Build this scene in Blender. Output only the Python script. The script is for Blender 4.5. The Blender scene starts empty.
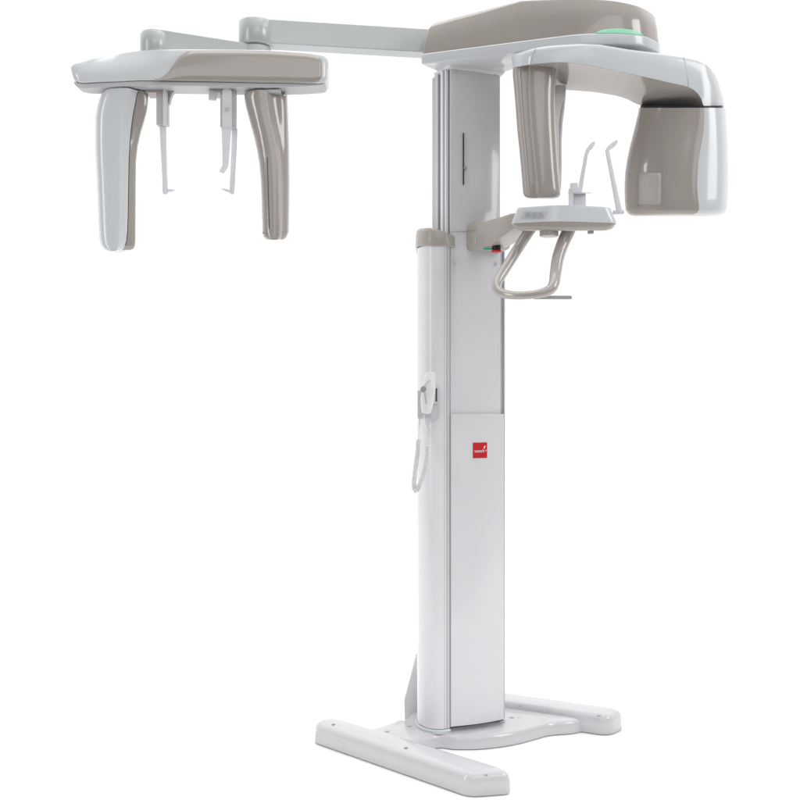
import bpy, bmesh, math, random
from mathutils import Vector, Matrix

sc = bpy.context.scene
# ------------------------------------------------------------------ camera
CH = 1.05          # camera height
F = 1035.0         # focal length in photo pixels (photo is 800 px wide)
cam = bpy.data.cameras.new("camera"); camo = bpy.data.objects.new("camera", cam)
sc.collection.objects.link(camo)
camo.location = (0, 0, CH); camo.rotation_euler = (math.radians(90), 0, 0)
cam.sensor_width = 36; cam.lens = 36 * F / 800; cam.clip_start = 0.05; cam.clip_end = 500
sc.camera = camo
sc.render.resolution_x = sc.render.resolution_y = 1024
# ------------------------------------------------------------------ studio light
world = bpy.data.worlds.new("World"); sc.world = world; world.use_nodes = True
wn = world.node_tree; wn.nodes.clear()
wo = wn.nodes.new('ShaderNodeOutputWorld'); bg = wn.nodes.new('ShaderNodeBackground')
tc = wn.nodes.new('ShaderNodeTexCoord'); sp = wn.nodes.new('ShaderNodeSeparateXYZ')
mr = wn.nodes.new('ShaderNodeMapRange'); mr.interpolation_type = 'SMOOTHSTEP'
mr.inputs['From Min'].default_value = -0.25; mr.inputs['From Max'].default_value = 0.30
mr.inputs['To Min'].default_value = 0.17; mr.inputs['To Max'].default_value = 1.06   # dim studio behind the camera, white cyclorama ahead
wn.links.new(tc.outputs['Generated'], sp.inputs[0]); wn.links.new(sp.outputs['Y'], mr.inputs['Value'])
mz = wn.nodes.new('ShaderNodeMapRange'); mz.interpolation_type = 'SMOOTHSTEP'      # added overhead brightening that keeps the floor white
mz.inputs['From Min'].default_value = 0.40; mz.inputs['From Max'].default_value = 0.80
mz.inputs['To Min'].default_value = 0.0; mz.inputs['To Max'].default_value = 0.8
wn.links.new(sp.outputs['Z'], mz.inputs['Value'])
ad = wn.nodes.new('ShaderNodeMath'); ad.operation = 'ADD'
wn.links.new(mr.outputs[0], ad.inputs[0]); wn.links.new(mz.outputs[0], ad.inputs[1])
wn.links.new(ad.outputs[0], bg.inputs['Strength'])
bg.inputs['Color'].default_value = (1, 1, 1, 1)
wn.links.new(bg.outputs[0], wo.inputs['Surface'])

def softbox(name, loc, target, sx, sy, power, col=(1, 1, 1)):
    l = bpy.data.lights.new(name, 'AREA'); l.shape = 'RECTANGLE'; l.size = sx; l.size_y = sy
    l.energy = power; l.color = col
    o = bpy.data.objects.new(name, l); sc.collection.objects.link(o); o.location = loc
    o.rotation_euler = (Vector(target) - Vector(loc)).to_track_quat('-Z', 'Y').to_euler()
    return o
softbox("softbox_top", (0.0, 2.6, 5.2), (0.1, 3.1, 0), 3.0, 2.0, 40)
softbox("softbox_right", (3.85, 1.0, 3.3), (0.3, 3.1, 1.7), 1.5, 2.0, 64)
softbox("softbox_left", (-3.2, 0.9, 1.9), (0.0, 3.1, 1.3), 0.35, 3.0, 30)

softbox("reflection_fill_lamp", (1.3, -3.0, 4.2), (0.2, 3.1, 1.9), 5.2, 2.4, 62).rotation_euler.rotate_axis('Z', math.radians(20))  # unseen area lamp added for broad soft reflections and some fill

sc.view_settings.view_transform = 'Standard'; sc.view_settings.look = 'None'
sc.view_settings.exposure = 0.0; sc.view_settings.gamma = 1
sc.render.engine = 'CYCLES'

# ------------------------------------------------------------------ materials
def mat(name, col, rough=0.4, metal=0.0, coat=0.0, alpha=1.0, emit=None, es=1.0, speck=0.0, ior=1.45, trans=0.0):
    m = bpy.data.materials.new(name); m.use_nodes = True
    nt = m.node_tree; b = nt.nodes['Principled BSDF']
    b.inputs['Roughness'].default_value = rough; b.inputs['Metallic'].default_value = metal
    b.inputs['Coat Weight'].default_value = coat; b.inputs['Coat Roughness'].default_value = 0.06
    b.inputs['IOR'].default_value = ior
    b.inputs['Alpha'].default_value = alpha; b.inputs['Transmission Weight'].default_value = trans
    t = nt.nodes.new('ShaderNodeTexCoord'); n = nt.nodes.new('ShaderNodeTexNoise')
    n.inputs['Scale'].default_value = 9; n.inputs['Detail'].default_value = 4
    nt.links.new(t.outputs['Object'], n.inputs['Vector'])
    r = nt.nodes.new('ShaderNodeMapRange')
    r.inputs['To Min'].default_value = 0.985; r.inputs['To Max'].default_value = 1.015
    nt.links.new(n.outputs['Fac'], r.inputs['Value'])
    mx = nt.nodes.new('ShaderNodeVectorMath'); mx.operation = 'SCALE'
    mx.inputs[0].default_value = col
    nt.links.new(r.outputs[0], mx.inputs['Scale']); nt.links.new(mx.outputs[0], b.inputs['Base Color'])
    # faint orange peel / wear in the gloss
    rr = nt.nodes.new('ShaderNodeMapRange')
    rr.inputs['To Min'].default_value = max(0.02, rough - 0.02); rr.inputs['To Max'].default_value = rough + 0.02
    nt.links.new(n.outputs['Fac'], rr.inputs['Value']); nt.links.new(rr.outputs[0], b.inputs['Roughness'])
    if speck:
        n2 = nt.nodes.new('ShaderNodeTexNoise'); n2.inputs['Scale'].default_value = 900
        nt.links.new(t.outputs['Object'], n2.inputs['Vector'])
        bp = nt.nodes.new('ShaderNodeBump'); bp.inputs['Strength'].default_value = speck
        bp.inputs['Distance'].default_value = 0.0004
        nt.links.new(n2.outputs['Fac'], bp.inputs['Height']); nt.links.new(bp.outputs[0], b.inputs['Normal'])
    if emit:
        b.inputs['Emission Color'].default_value = (*emit, 1); b.inputs['Emission Strength'].default_value = es
    return m
WHITE = mat('gloss_white_paint', (0.73, 0.73, 0.755), 0.22, coat=0.4)
PANEL = mat('satin_white_panel', (0.69, 0.69, 0.715), 0.2, coat=0.45, speck=0.04)
BASEM = mat('white_enamel', (0.56, 0.56, 0.58), 0.22, coat=0.5)
SHELL = mat('pale_blue_white_shell', (0.63, 0.65, 0.668), 0.21, coat=0.4)
BEIGE = mat('gloss_beige_paint', (0.385, 0.350, 0.322), 0.17, coat=0.6)
BEIGE2 = mat('satin_beige_plastic', (0.38, 0.348, 0.318), 0.34, coat=0.35)
TUBE = mat('beige_metal_tube', (0.43, 0.40, 0.375), 0.22, metal=0.1, coat=0.4)
ALU = mat('painted_grey_aluminium', (0.50, 0.525, 0.53), 0.34, metal=0.15, coat=0.3)
RAIL = mat('brushed_rail', (0.55, 0.58, 0.60), 0.34, metal=0.2)
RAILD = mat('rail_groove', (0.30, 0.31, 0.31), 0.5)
STEEL = mat('steel', (0.45, 0.46, 0.47), 0.33, metal=0.9)
BLACK = mat('black_plastic', (0.012, 0.012, 0.013), 0.5)
DARK = mat('dark_gap', (0.05, 0.05, 0.05), 0.7)
RED = mat('red_enamel', (0.55, 0.012, 0.02), 0.35)
INK = mat('white_print', (0.8, 0.78, 0.78), 0.5)
GREEN = mat('green_lamp_lens', (0.25, 0.58, 0.40), 0.34, emit=(0.42, 0.9, 0.62), es=0.2)
GREEN2 = mat('green_button', (0.02, 0.35, 0.15), 0.3, emit=(0.0, 0.5, 0.2), es=0.15)
CLEAR = mat('frosted_clear_plastic', (0.74, 0.74, 0.78), 0.34, alpha=0.7)
FROST = mat('translucent_white_plastic', (0.78, 0.78, 0.82), 0.34, alpha=0.9)
GREYP = mat('light_grey_plastic', (0.52, 0.52, 0.53), 0.4)
HAND = mat('handset_plastic', (0.72, 0.72, 0.74), 0.35, coat=0.2)
HOLD = mat('holder_plastic', (0.48, 0.48, 0.50), 0.4)
BRKT = mat('bracket_paint', (0.86, 0.86, 0.87), 0.4)
WINDOW = mat('receptor_window', (0.46, 0.44, 0.42), 0.34)
FLOORM = mat('white_studio_floor', (0.97, 0.97, 0.97), 0.6, ior=1.2)

# ------------------------------------------------------------------ helpers
C = sc.collection
WPOS = {}
def P(px, py, d):            # a point seen at photo pixel px,py and d metres ahead
    return Vector(((px - 400) * d / F, d, CH + (400 - py) * d / F))
def PZ(px, py, z):           # same, from a known height
    d = F * (CH - z) / (py - 400)
    return Vector(((px - 400) * d / F, d, z))
def zat(py, d): return CH + (400 - py) * d / F
def xat(px, d): return (px - 400) * d / F

def root(name, label, cat, loc):
    o = bpy.data.objects.new(name, None); C.objects.link(o); o.location = loc
    o.empty_display_size = 0.1
    o['label'] = label; o['category'] = cat; WPOS[o.name] = Vector(loc)
    return o
def fin(name, bm, m, parent=None, smooth=35, bevel=0, seg=3, label=None, solid=0, subd=0, bang=30):
    bmesh.ops.remove_doubles(bm, verts=bm.verts, dist=1e-6)
    bmesh.ops.recalc_face_normals(bm, faces=bm.faces)
    me = bpy.data.meshes.new(name); 
    lo = Vector((min(v.co[i] for v in bm.verts) for i in range(3)))
    hi = Vector((max(v.co[i] for v in bm.verts) for i in range(3)))
    c = (lo + hi) / 2
    bmesh.ops.translate(bm, verts=bm.verts, vec=-c)
    bm.to_mesh(me); bm.free()
    for p in me.polygons: p.use_smooth = True
    me.set_sharp_from_angle(angle=math.radians(smooth))
    me.materials.append(m)
    o = bpy.data.objects.new(name, me); C.objects.link(o)
    WPOS[o.name] = c.copy()
    if parent: o.parent = parent; o.location = c - WPOS[parent.name]
    else: o.location = c
    if solid:
        s = o.modifiers.new('s', 'SOLIDIFY'); s.thickness = solid; s.offset = -1
    if subd:
        s = o.modifiers.new('sub', 'SUBSURF'); s.levels = subd; s.render_levels = subd
    if bevel:
        b = o.modifiers.new('b', 'BEVEL'); b.width = bevel; b.segments = seg; b.limit_method = 'ANGLE'
        b.angle_limit = math.radians(bang); b.harden_normals = True
    if label: o['label'] = label
    return o
def loft(rings, bm=None, caps=True, closed=True):
    bm = bm or bmesh.new()
    R = [[bm.verts.new(Vector(p)) for p in r] for r in rings]
    n = len(rings[0])
    for a, b in zip(R, R[1:]):
        for i in range(n if closed else n - 1):
            j = (i + 1) % n
            bm.faces.new((a[i], a[j], b[j], b[i]))
    if caps and closed:
        bm.faces.new(R[0][::-1]); bm.faces.new(R[-1])
    return bm
def prism(pts, vec, bm=None):
    bm = bm or bmesh.new(); v = Vector(vec)
    return loft([[Vector(p) for p in pts], [Vector(p) + v for p in pts]], bm)
def box(c, sx, sy, sz, ax=None, bm=None):
    ax = ax or (Vector((1, 0, 0)), Vector((0, 1, 0)), Vector((0, 0, 1)))
    c = Vector(c); b = [c + ax[0] * i * sx / 2 + ax[1] * j * sy / 2 - ax[2] * sz / 2 for i, j in ((-1, -1), (1, -1), (1, 1), (-1, 1))]
    return prism(b, ax[2] * sz, bm)
def spline(pts, n=8, closed=False):
    pts = [Vector(p) for p in pts]; N = len(pts); out = []
    segs = N if closed else N - 1
    for i in range(segs):
        if closed: p0, p1, p2, p3 = pts[i - 1], pts[i], pts[(i + 1) % N], pts[(i + 2) % N]
        else: p0, p1, p2, p3 = pts[max(i - 1, 0)], pts[i], pts[i + 1], pts[min(i + 2, N - 1)]
        for k in range(n):
            t = k / n
            out.append(0.5 * ((2 * p1) + (p2 - p0) * t + (2 * p0 - 5 * p1 + 4 * p2 - p3) * t * t + (3 * p1 - p0 - 3 * p2 + p3) * t ** 3))
    if not closed: out.append(pts[-1])
    return out
def tube(pts, r, n=16, bm=None, flat=1.0, closed=False, upv=Vector((0, 0, 1))):
    rings = []; N = len(pts)
    t0 = (pts[1] - pts[0]).normalized()
    u = t0.cross(Vector((0, 0, 1)));
    if u.length < 1e-3: u = t0.cross(Vector((0, 1, 0)))
    u.normalize()
    for i in range(N):
        if closed: t = pts[(i + 1) % N] - pts[i - 1]
        else: t = pts[min(i + 1, N - 1)] - pts[max(i - 1, 0)]
        t = t.normalized(); u = (u - t * u.dot(t)).normalized(); v = t.cross(u)
        rr = r[i] if isinstance(r, (list, tuple)) else r
        rings.append([pts[i] + (u * math.cos(a) + v * math.sin(a) * flat) * rr for a in [2 * math.pi * k / n for k in range(n)]])
    return loft(rings, bm)
def cyl(c, axis, r, h, n=32, bm=None, r2=None):
    c = Vector(c); a = Vector(axis).normalized()
    u = a.cross(Vector((0, 1, 0.01))).normalized() if abs(a.y) < .9 else a.cross(Vector((1, 0, 0))).normalized()
    v = a.cross(u); r2 = r if r2 is None else r2
    rings = [[c + a * s + (u * math.cos(t) + v * math.sin(t)) * q for t in [2 * math.pi * k / n for k in range(n)]] for s, q in ((-h / 2, r), (h / 2, r2))]
    return loft(rings, bm)
def roundpoly(pts, rad, seg=6):     # rounds the corners of a planar polygon
    pts = [Vector(p) for p in pts]; out = []; n = len(pts)
    for i, p in enumerate(pts):
        r = rad[i] if isinstance(rad, (list, tuple)) else rad
        a = (pts[i - 1] - p); b = (pts[(i + 1) % n] - p)
        if r <= 0: out.append(p.copy()); continue
        ra = min(r, a.length * 0.49); rb = min(r, b.length * 0.49)
        A = p + a.normalized() * ra; B = p + b.normalized() * rb
        for k in range(seg + 1):
            t = k / seg; out.append(A * (1 - t) ** 2 + p * 2 * t * (1 - t) + B * t * t)
    return out
def rring(c, ax, ay, hx, hy, r, seg=5):     # a rounded rectangle ring
    c = Vector(c); q = [c + ax * (sx * hx) + ay * (sy * hy) for sx, sy in ((-1, -1), (1, -1), (1, 1), (-1, 1))]
    return roundpoly(q, r, seg)
def offs(ring, o):           # small outward offset of a dense ccw ring
    n = len(ring); out = []
    for i, p in enumerate(ring):
        t = (ring[(i + 1) % n] - ring[i - 1]); t.z = 0; t.normalize()
        out.append(p + Vector((t.y, -t.x, 0)) * o)
    return out
def stab(T, x):              # smooth (cubic) table lookup
    n = len(T)
    if x <= T[0][0]: return T[0][1]
    if x >= T[-1][0]: return T[-1][1]
    for i in range(n - 1):
        x0, y0 = T[i]; x1, y1 = T[i + 1]
        if x <= x1:
            def sl(k):
                a, b = T[max(k - 1, 0)], T[min(k + 1, n - 1)]; return (b[1] - a[1]) / (b[0] - a[0])
            h = x1 - x0; t = (x - x0) / h
            return (2*t**3 - 3*t*t + 1) * y0 + (t**3 - 2*t*t + t) * h * sl(i) + (-2*t**3 + 3*t*t) * y1 + (t**3 - t*t) * h * sl(i + 1)
def insetpoly(pts, d):       # miter inset of a sparse ccw polygon
    n = len(pts); out = []
    for i, p in enumerate(pts):
        a = (p - pts[i - 1]).normalized(); b = (pts[(i + 1) % n] - p).normalized()
        na = Vector((-a.y, a.x, 0)); nb = Vector((-b.y, b.x, 0)); m = (na + nb); m = m / max(.5, m.dot(na))
        out.append(p + m * d)
    return out
def lerp(a, b, t): return a + (b - a) * t
def tab(T, x):               # smooth table lookup
    if x <= T[0][0]: return T[0][1]
    for (x0, y0), (x1, y1) in zip(T, T[1:]):
        if x <= x1: return y0 + (y1 - y0) * (x - x0) / (x1 - x0)
    return T[-1][1]
X, Y, Z = Vector((1, 0, 0)), Vector((0, 1, 0)), Vector((0, 0, 1))

# ------------------------------------------------------------------ setting
bm = bmesh.new(); box((0.1, 7.3, -0.05), 13, 11.6, 0.1, bm=bm)      # white paper laid under the machine
fl = fin('floor', bm, FLOORM); fl['kind'] = 'structure'

# ------------------------------------------------------------------ the machine
M = root('dental_xray_machine', 'white and beige dental x-ray machine with a tall column on an H-shaped foot', 'x-ray machine', (0.20, 3.25, 0))

# column frame: origin at front-left edge of the front panel, a = along the panel, b = backward
O0 = Vector((0.1515, 3.14, 0)); A_ = Vector((math.cos(math.radians(23.5)), math.sin(math.radians(23.5)), 0)); B_ = Vector((-A_.y, A_.x, 0))
def K(a, b, z=0): return O0 + A_ * a + B_ * b + Z * z

# --- base
def foot(name, pts2, h, tip):
    bm = bmesh.new()
    base = [Vector((p[0], p[1], 0)) for p in pts2]
    def ring(z, ins):
        return [p + Z * z for p in roundpoly(insetpoly(base, ins), [max(.008, t - ins * .8) for t in tip], 7)]
    loft([ring(0.002, 0.004), ring(0.006, 0.0), ring(h * .55, 0.001), ring(h * .76, .0035), ring(h * .9, 0.010), ring(h * .97, 0.0185), ring(h, 0.029)], bm)
    return fin(name, bm, BASEM, M, smooth=50)
p1a = PZ(309, 742.2, 0); p1b = PZ(469, 798.5, 0); w = 0.098
d1 = (p1b - p1a).normalized(); n1 = Vector((-d1.y, d1.x, 0))
f1 = foot('base_leg', [p1a, p1b, PZ(518, 795, 0), p1a + n1 * .096], 0.066, [0.05, 0.03, 0.045, 0.07])
q1a = PZ(574, 734, 0); q1b = PZ(613, 737, 0)
d2 = Vector((math.cos(math.radians(-27)), math.sin(math.radians(-27)), 0)); n2 = Vector((-d2.y, d2.x, 0))
e2 = Vector((0.657, 3.222, 0))
f2 = foot('base_leg', [e2 - d2 * 0.60, e2 - d2 * .005, e2 + d2 * 0.022 + n2 * .112, e2 - d2 * 0.44 + n2 * 0.115], 0.066, [0.08, 0.04, 0.05, 0.08])
# end cap plugs, outer inlay on the near foot
def inlay():
    a = p1a + d1 * 0.03 - n1 * 0.0003; b = p1a + d1 * 0.155 - n1 * 0.0003
    return prism([a + Z * .012, b + Z * .012, b + Z * .034, a + Z * .034], n1 * 0.004)
fin('side_cover', inlay(), BASEM, f1, bevel=0.0012)
# plate
front_pts = [PZ(436, 749, 0), PZ(455, 750.3, 0), PZ(480, 750, 0), PZ(503, 747.5, 0), PZ(520, 744.3, 0), PZ(534, 740.5, 0), PZ(550, 736.3, 0), PZ(576, 733.8, 0)]
b_ = [PZ(404.5, 717.5, .044), PZ(396, 719, .044), PZ(385, 723.5, .044), PZ(372, 727, .044), PZ(350, 729, .044)]
for p in b_: p.z = 0
ctrl = front_pts + [Vector((.60, 3.32, 0)), Vector((0.50, 3.44, 0)), Vector((0.38, 3.56, 0)), Vector((0.20, 3.60, 0)), Vector((0.08, 3.50, 0))] + b_ + [Vector((-.06, 3.06, 0)), Vector((0.03, 3.04, 0))]
def pring(z, ins): return [p + Z * z for p in spline(insetpoly(ctrl, ins), 5, closed=True)]
plate = fin('base_plate', loft([pring(.003, 0), pring(.026, 0.001), pring(.036, .004), pring(.041, .009), pring(.044, .018)]), BASEM, M, smooth=50)
# screws on the base
def screw(pos, nrm, r, h, parent, m=STEEL):
    bm = bmesh.new(); cyl(Vector(pos) + Vector(nrm) * h * .3, nrm, r, h, 14, bm)
    return fin('screw', bm, m, parent, bevel=h * .3, seg=2)
for px, py in ((387, 731.5), (409, 726), (512, 717.5)): screw(PZ(px, py, .044), Z, .007, .003, plate, GREYP)
for px, py in ((333.5, 724.5), (406, 748), (486, 775.5)): screw(PZ(px, py, .066), Z, .0055, .002, f1, RAILD)
for px, py in ((520, 706), (544, 712), (599, 716)): screw(PZ(px, py, .066), Z, .0065, .002, f2, RAILD)
# rear gusset bracket
g = [P(421, 650, 3.37), P(416, 653.5, 3.36), P(404, 700, 3.34), P(404.5, 722, 3.33), P(424, 725, 3.37)]
fin('support_bracket', prism(g, (0.008, 0.05, 0)), BRKT, M, bevel=.002)
# ring around the column foot
def colring(z, o=0.0, full=True):
    q = [K(-.014 - o, .012 - o, z), K(.199 + o, -0.0 - o, z), K(.199 + o, .22 + o, z), K(-.014 - o, .232 + o, z)]
    return roundpoly(q, [.055, .008, .03, .055], 10)

# --- fixed column
ztop_in = 1.518
def fixring(z, o=0.0):
    q = [K(-.0145 - o, .012 - o, z), K(.0 , .0105 - o * .3, z), K(.196 , .010, z), K(.196, .21 + o, z), K(.05, .235 + o, z), K(-.0145 - o, .235 + o, z)]
    return roundpoly(q, [.0, 0, .01, .03, 0, .07], 10)
def sidering(z, o=0.0):
    q = [K(.0, .012, z), K(.0, .3, z)]
    # rounded left profile
    q = [K(.03, .012), K(-.002, .012), K(-.002, -.0035), K(-.0205, -.0045), K(-.048, .004), K(-.067, .028), K(-.0715, .062), K(-.066, .095), K(-.055, .12), K(-.030, .175), K(.0, .215), K(.06, .235), K(.195, .215), K(.195, .012)][::-1]
    r = roundpoly(q, [.008, .03, .05, .03, .04, .02, .03, .03, .03, .03, .02, .003, .0, .0], 6)
    r = offs(r[::-1], 0) if False else r
    ar = sum(r[i - 1].x * r[i].y - r[i].x * r[i - 1].y for i in range(len(r)))
    if ar < 0: r = r[::-1]
    if o: r = offs(r, o)
    return [p + Z * z for p in r]
COLS = lambda z, o: sidering(z, o)
fin('column_collar', loft([[p for p in COLS(.042, .0055)], COLS(.050, .0055), COLS(.0545, .002)]), RAIL, M)
col = fin('fixed_column', loft([sidering(.056), sidering(ztop_in)]), WHITE, M, smooth=30)
# cap wraps the rounded left side
def capring(z0, dz, o=0.004):
    q = [K(.013, .126), K(.12, .13), K(.12, .24), K(.06, .243), K(-.0, .219), K(-.030, .178), K(-.055, .122), K(-.066, .095), K(-.0715, .062), K(-.067, .028), K(-.048, .004), K(-.0205, -.0045), K(.0, -.0045), K(.011, -.0045), K(.013, .004)]
    r = roundpoly(q, [.004, .01, .02, .03, .03, .03, .02, .03, .03, .04, .03, .03, .005, .006, .003], 6)
    ar = sum(r[i - 1].x * r[i].y - r[i].x * r[i - 1].y for i in range(len(r)))
    if ar < 0: r = r[::-1]
    r = offs(r, o); out = []
    for p in r:
        a = (p - O0).dot(A_); f = max(0, min(1, (a + .06) / .07)); f = f * f * (3 - 2 * f)
        bb = max(0, (p - O0).dot(B_)) if a < -.02 else 0
        out.append(p + Z * (z0 + dz * (1 - .34 * f) + .10 * min(bb, .15)))
    return out
zc0 = ztop_in - .004
fin('column_cap', loft([capring(zc0, 0, .002), capring(zc0, .004, .0045), capring(zc0, .044, .0025), capring(zc0, .052, .0), capring(zc0, .056, -.005)]), BEIGE2, M, smooth=40)
# vertical trim seams along the left side (between side and front)
for a0, b0, ww, m in ((-.006, -.0045, .0035, RAIL), (-.0125, -0.0054, .0014, RAILD), (-.0205, -.0042, .0012, GREYP)):
    fin('trim_strip', prism([K(a0, b0, .057), K(a0 + ww, b0, .057), K(a0 + ww, b0 + .006, .057), K(a0, b0 + .006, .057)], (0, 0, ztop_in - .062)), m, col)
gs = K(-.0345, .10, 0)
# moving column
zA = 1.00; zT = 2.056
def movring(z):
    q = [K(0.002, .001, z), K(.0885, -.008, z), K(.175, .001, z), K(.175, .012, z), K(.155, .11, z), K(.004, .11, z), K(.004, .012, z)]
    return roundpoly(q, [.002, .09, .004, .002, .02, .004, .001], 8)
mov = fin('sliding_column', loft([movring(zA), movring(zT)]), PANEL, M, smooth=25)
# rails on left of moving column
zb = ztop_in + .030
for a1, b1, sa, sb, m, nm in ((-.004, .016, .008, .011, WHITE, 'guide_rail'), (-.006, .034, .012, .016, WHITE, 'guide_rail'), (-.0015, .052, .005, .018, GREYP, 'guide_rail'), (-.005, .074, .010, .018, RAIL, 'guide_rail'), (-.004, .097, .009, .024, GREYP, 'guide_rail')):
    fin(nm, box(K(a1, b1, (zb + zT) / 2), sa, sb, zT - zb, (A_, B_, Z)), m, mov, bevel=.0015, seg=2)
# slot
def on_front(px, py, off=0.0):
    # intersect the view ray with the front panel plane (b = -0.004-off)
    pt = K(0, -0.0045 - off); n = B_
    dr = Vector(((px - 400) / F, 1, (400 - py) / F)); t = (pt - Vector((0, 0, CH))).dot(n) / dr.dot(n)
    return Vector((0, 0, CH)) + dr * t
s0 = on_front(463.2, 133); s1 = on_front(463.2, 185)
fin('slot', box((s0 + s1) / 2 - B_ * .0018, .0036, .004, s0.z - s1.z, (A_, B_, Z)), BLACK, mov, bevel=.0015)
screw(on_front(464.5, 168.5) - B_ * .003, -B_, .0055, .007, mov)
for px, py in ((456, 71.5), (495.5, 74), (455, 263.5), (496, 264)):
    screw(on_front(px, py) - (B_ * .0005), -B_, .0045, .003, mov, GREYP)
# horizontal seam at the carriage height
sa = on_front(450.5, 231.8); sb = on_front(466, 231.5)
fin('seam_line', tube([sa - B_ * .0008, sb - B_ * .0015], .0009, 6), RAILD, mov)
# lower front cover
ztopc = zat(414.3, 3.14)
def lowring(z):
    q = [K(-.0005, -.006, z), K(.095, -.016, z), K(.185, -.006, z), K(.185, .006, z), K(-.0005, .006, z)]
    return roundpoly(q, [.003, .10, .006, .001, .001], 8)
low = fin('front_cover', loft([lowring(.0600), lowring(ztopc)]), PANEL, M, smooth=25, bevel=.0015, seg=2)
fin('cover_gasket', prism([K(.000, -.0045, .056), K(.183, -.0045, .056), K(.183, .0, .056), K(.0, .0, .056)], (0, 0, .0045)), DARK, M)
# the dark seam at the left edge of the cover
fin('cover_seam', prism([K(-.0022, -.0062, .058), K(-.0004, -.0062, .058), K(-.0004, 0, .058), K(-.0022, 0, .058)], (0, 0, ztopc - .06)), RAILD, M)
# dark strip painting the shade on the column's right corner above the cover
fin('corner_shade_strip', box(K(.184, .03, (ztopc + 1.53) / 2), .010, .03, 1.53 - ztopc - .004, (A_, B_, Z)), RAILD, M, bevel=.003)
fin('edge_trim', box(K(.1905, .013, (.06 + 1.53) / 2), .004, .02, 1.47, (A_, B_, Z)), RAIL, M, bevel=.0015)

# logo badge
def on_low(px, py):
    pt = K(0, -0.0135); n = B_
    dr = Vector(((px - 400) / F, 1, (400 - py) / F)); t = (pt - Vector((0, 0, CH))).dot(n) / dr.dot(n)
    return Vector((0, 0, CH)) + dr * t
lc = on_low(480, 450.3)
bs = 0.0485
badge = fin('logo_badge', box(lc + B_ * .0005, bs, .004, bs * .98, (A_, B_, Z)), RED, M, bevel=.0008)
def text(body, size, pos, parent, m, rotz, ext=.0004):
    cu = bpy.data.curves.new('lettering', 'FONT'); cu.body = body; cu.size = size; cu.extrude = ext
    cu.align_x = 'CENTER'; cu.align_y = 'CENTER'
    t = bpy.data.objects.new('tmp_text', cu); C.objects.link(t)
    dg = bpy.context.evaluated_depsgraph_get(); me = bpy.data.meshes.new_from_object(t.evaluated_get(dg))
    bpy.data.objects.remove(t); bpy.data.curves.remove(cu)
    bm = bmesh.new(); bm.from_mesh(me)
    Mx = Matrix.Translation(Vector(pos)) @ Matrix.Rotation(rotz, 4, 'Z') @ Matrix.Rotation(math.pi / 2, 4, 'X')
    bmesh.ops.transform(bm, matrix=Mx, verts=bm.verts)
    return fin('lettering', bm, m, parent)
rz = math.atan2(A_.y, A_.x)
text('vatech', .0135, lc - B_ * .0021 - A_ * .0028 - Z * .002, badge, INK, rz)
def leafshape(c, L, W, ang):
    pts = []
    for k in range(16):
        t = 2 * math.pi * k / 16; x = math.cos(t) * W * (0.6 + .4 * math.sin(t / 2)); y = math.sin(t) * L
        pts.append(c + A_ * (x * math.cos(ang) - y * math.sin(ang)) + Z * (x * math.sin(ang) + y * math.cos(ang)))
    return pts
bm = bmesh.new()
prism(leafshape(lc - B_ * .0024 + A_ * .0148 + Z * .0095, .0052, .0026, -.45), B_ * .0008, bm)
prism(leafshape(lc - B_ * .0024 + A_ * .0195 - Z * .0005, .0020, .0019, 0), B_ * .0008, bm)
fin('emblem', bm, INK, badge)

# small details on fixed column: hole near its foot
hp = K(-.0300, .055, .085)

# --- handset cradle
# point on rounded left face
cr_d = 3.19
ax1 = (Vector((0.83, -0.56, 0))).normalized()  # along the surface seen
axn = Vector((-ax1.y * -1, 0, 0))
e1 = Vector((.80, -.60, 0)); e2v = Vector((.60, .80, 0))
cc0 = P(427.5, 403, 3.175)
hs = root('handset', 'white handheld exposure switch with coiled cord hanging in its holder on the column', 'handset', P(428, 396, 3.15))
cradle = fin('handset_holder', box(P(428.5, 404.5, 3.122), .050, .052, .088, (e1, e2v, Z)), HOLD, M, bevel=.006)
fin('holder_lip', box(P(435.2, 395, 3.10), .010, .03, .055, (e1, e2v, Z)), HOLD, cradle, bevel=.003)
fin('holder_shade_strip', box(P(436.4, 395, 3.079), .0030, .006, .040, (e1, e2v, Z)), DARK, cradle, bevel=.001)  # dark strip painting the shading at the right of the handset
# the handset body
q = spline([P(426.2, 413, 3.074), P(427, 404, 3.070), P(428.3, 392, 3.068), P(429.5, 382, 3.072), P(430.6, 373.5, 3.082)], 6)
rr = [lerp(.013, .0205, min(1, i / 8)) if i < 14 else lerp(.0205, .0150, (i - 14) / (len(q) - 15)) for i in range(len(q))]
q = q + [q[-1] + Z * .005]; rr.append(.0085)
body = fin('handset_body', tube(q, rr, 20), HAND, hs, smooth=60)
btn = P(423.8, 389.5, 3.057)
bm = bmesh.new(); cyl(btn, (-.45, -.9, 0), .0125, .010, 24, bm, r2=.009)
fin('exposure_button', bm, RAILD, hs, bevel=.002)
sp_ = spline([P(430.2, 380.6, 3.052), P(427, 382.3, 3.0455), P(424.9, 386, 3.047), P(424.4, 391, 3.047), P(425.0, 397, 3.047), P(426.4, 404, 3.0505)], 5)
fin('grip_seam', tube(sp_, .0009, 6), RAILD, body)
# cord
c1 = spline([P(424, 415, 3.077), P(424.3, 423, 3.062), P(426.8, 432, 3.057), P(425.2, 441, 3.057), P(427, 447, 3.057)], 8)
cord = bmesh.new(); tube(c1, .0019, 8, cord)
path = spline([P(427.5, 446, 3.057), P(427, 456, 3.054), P(425.5, 467, 3.050), P(422.5, 478, 3.047), P(418.8, 487, 3.042), P(415.6, 491, 3.042), P(414.1, 487, 3.044), P(414.4, 477, 3.052), P(416, 464, 3.062), P(417.5, 452, 3.072), P(418.3, 440, 3.087)], 46)
hel = []
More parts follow.
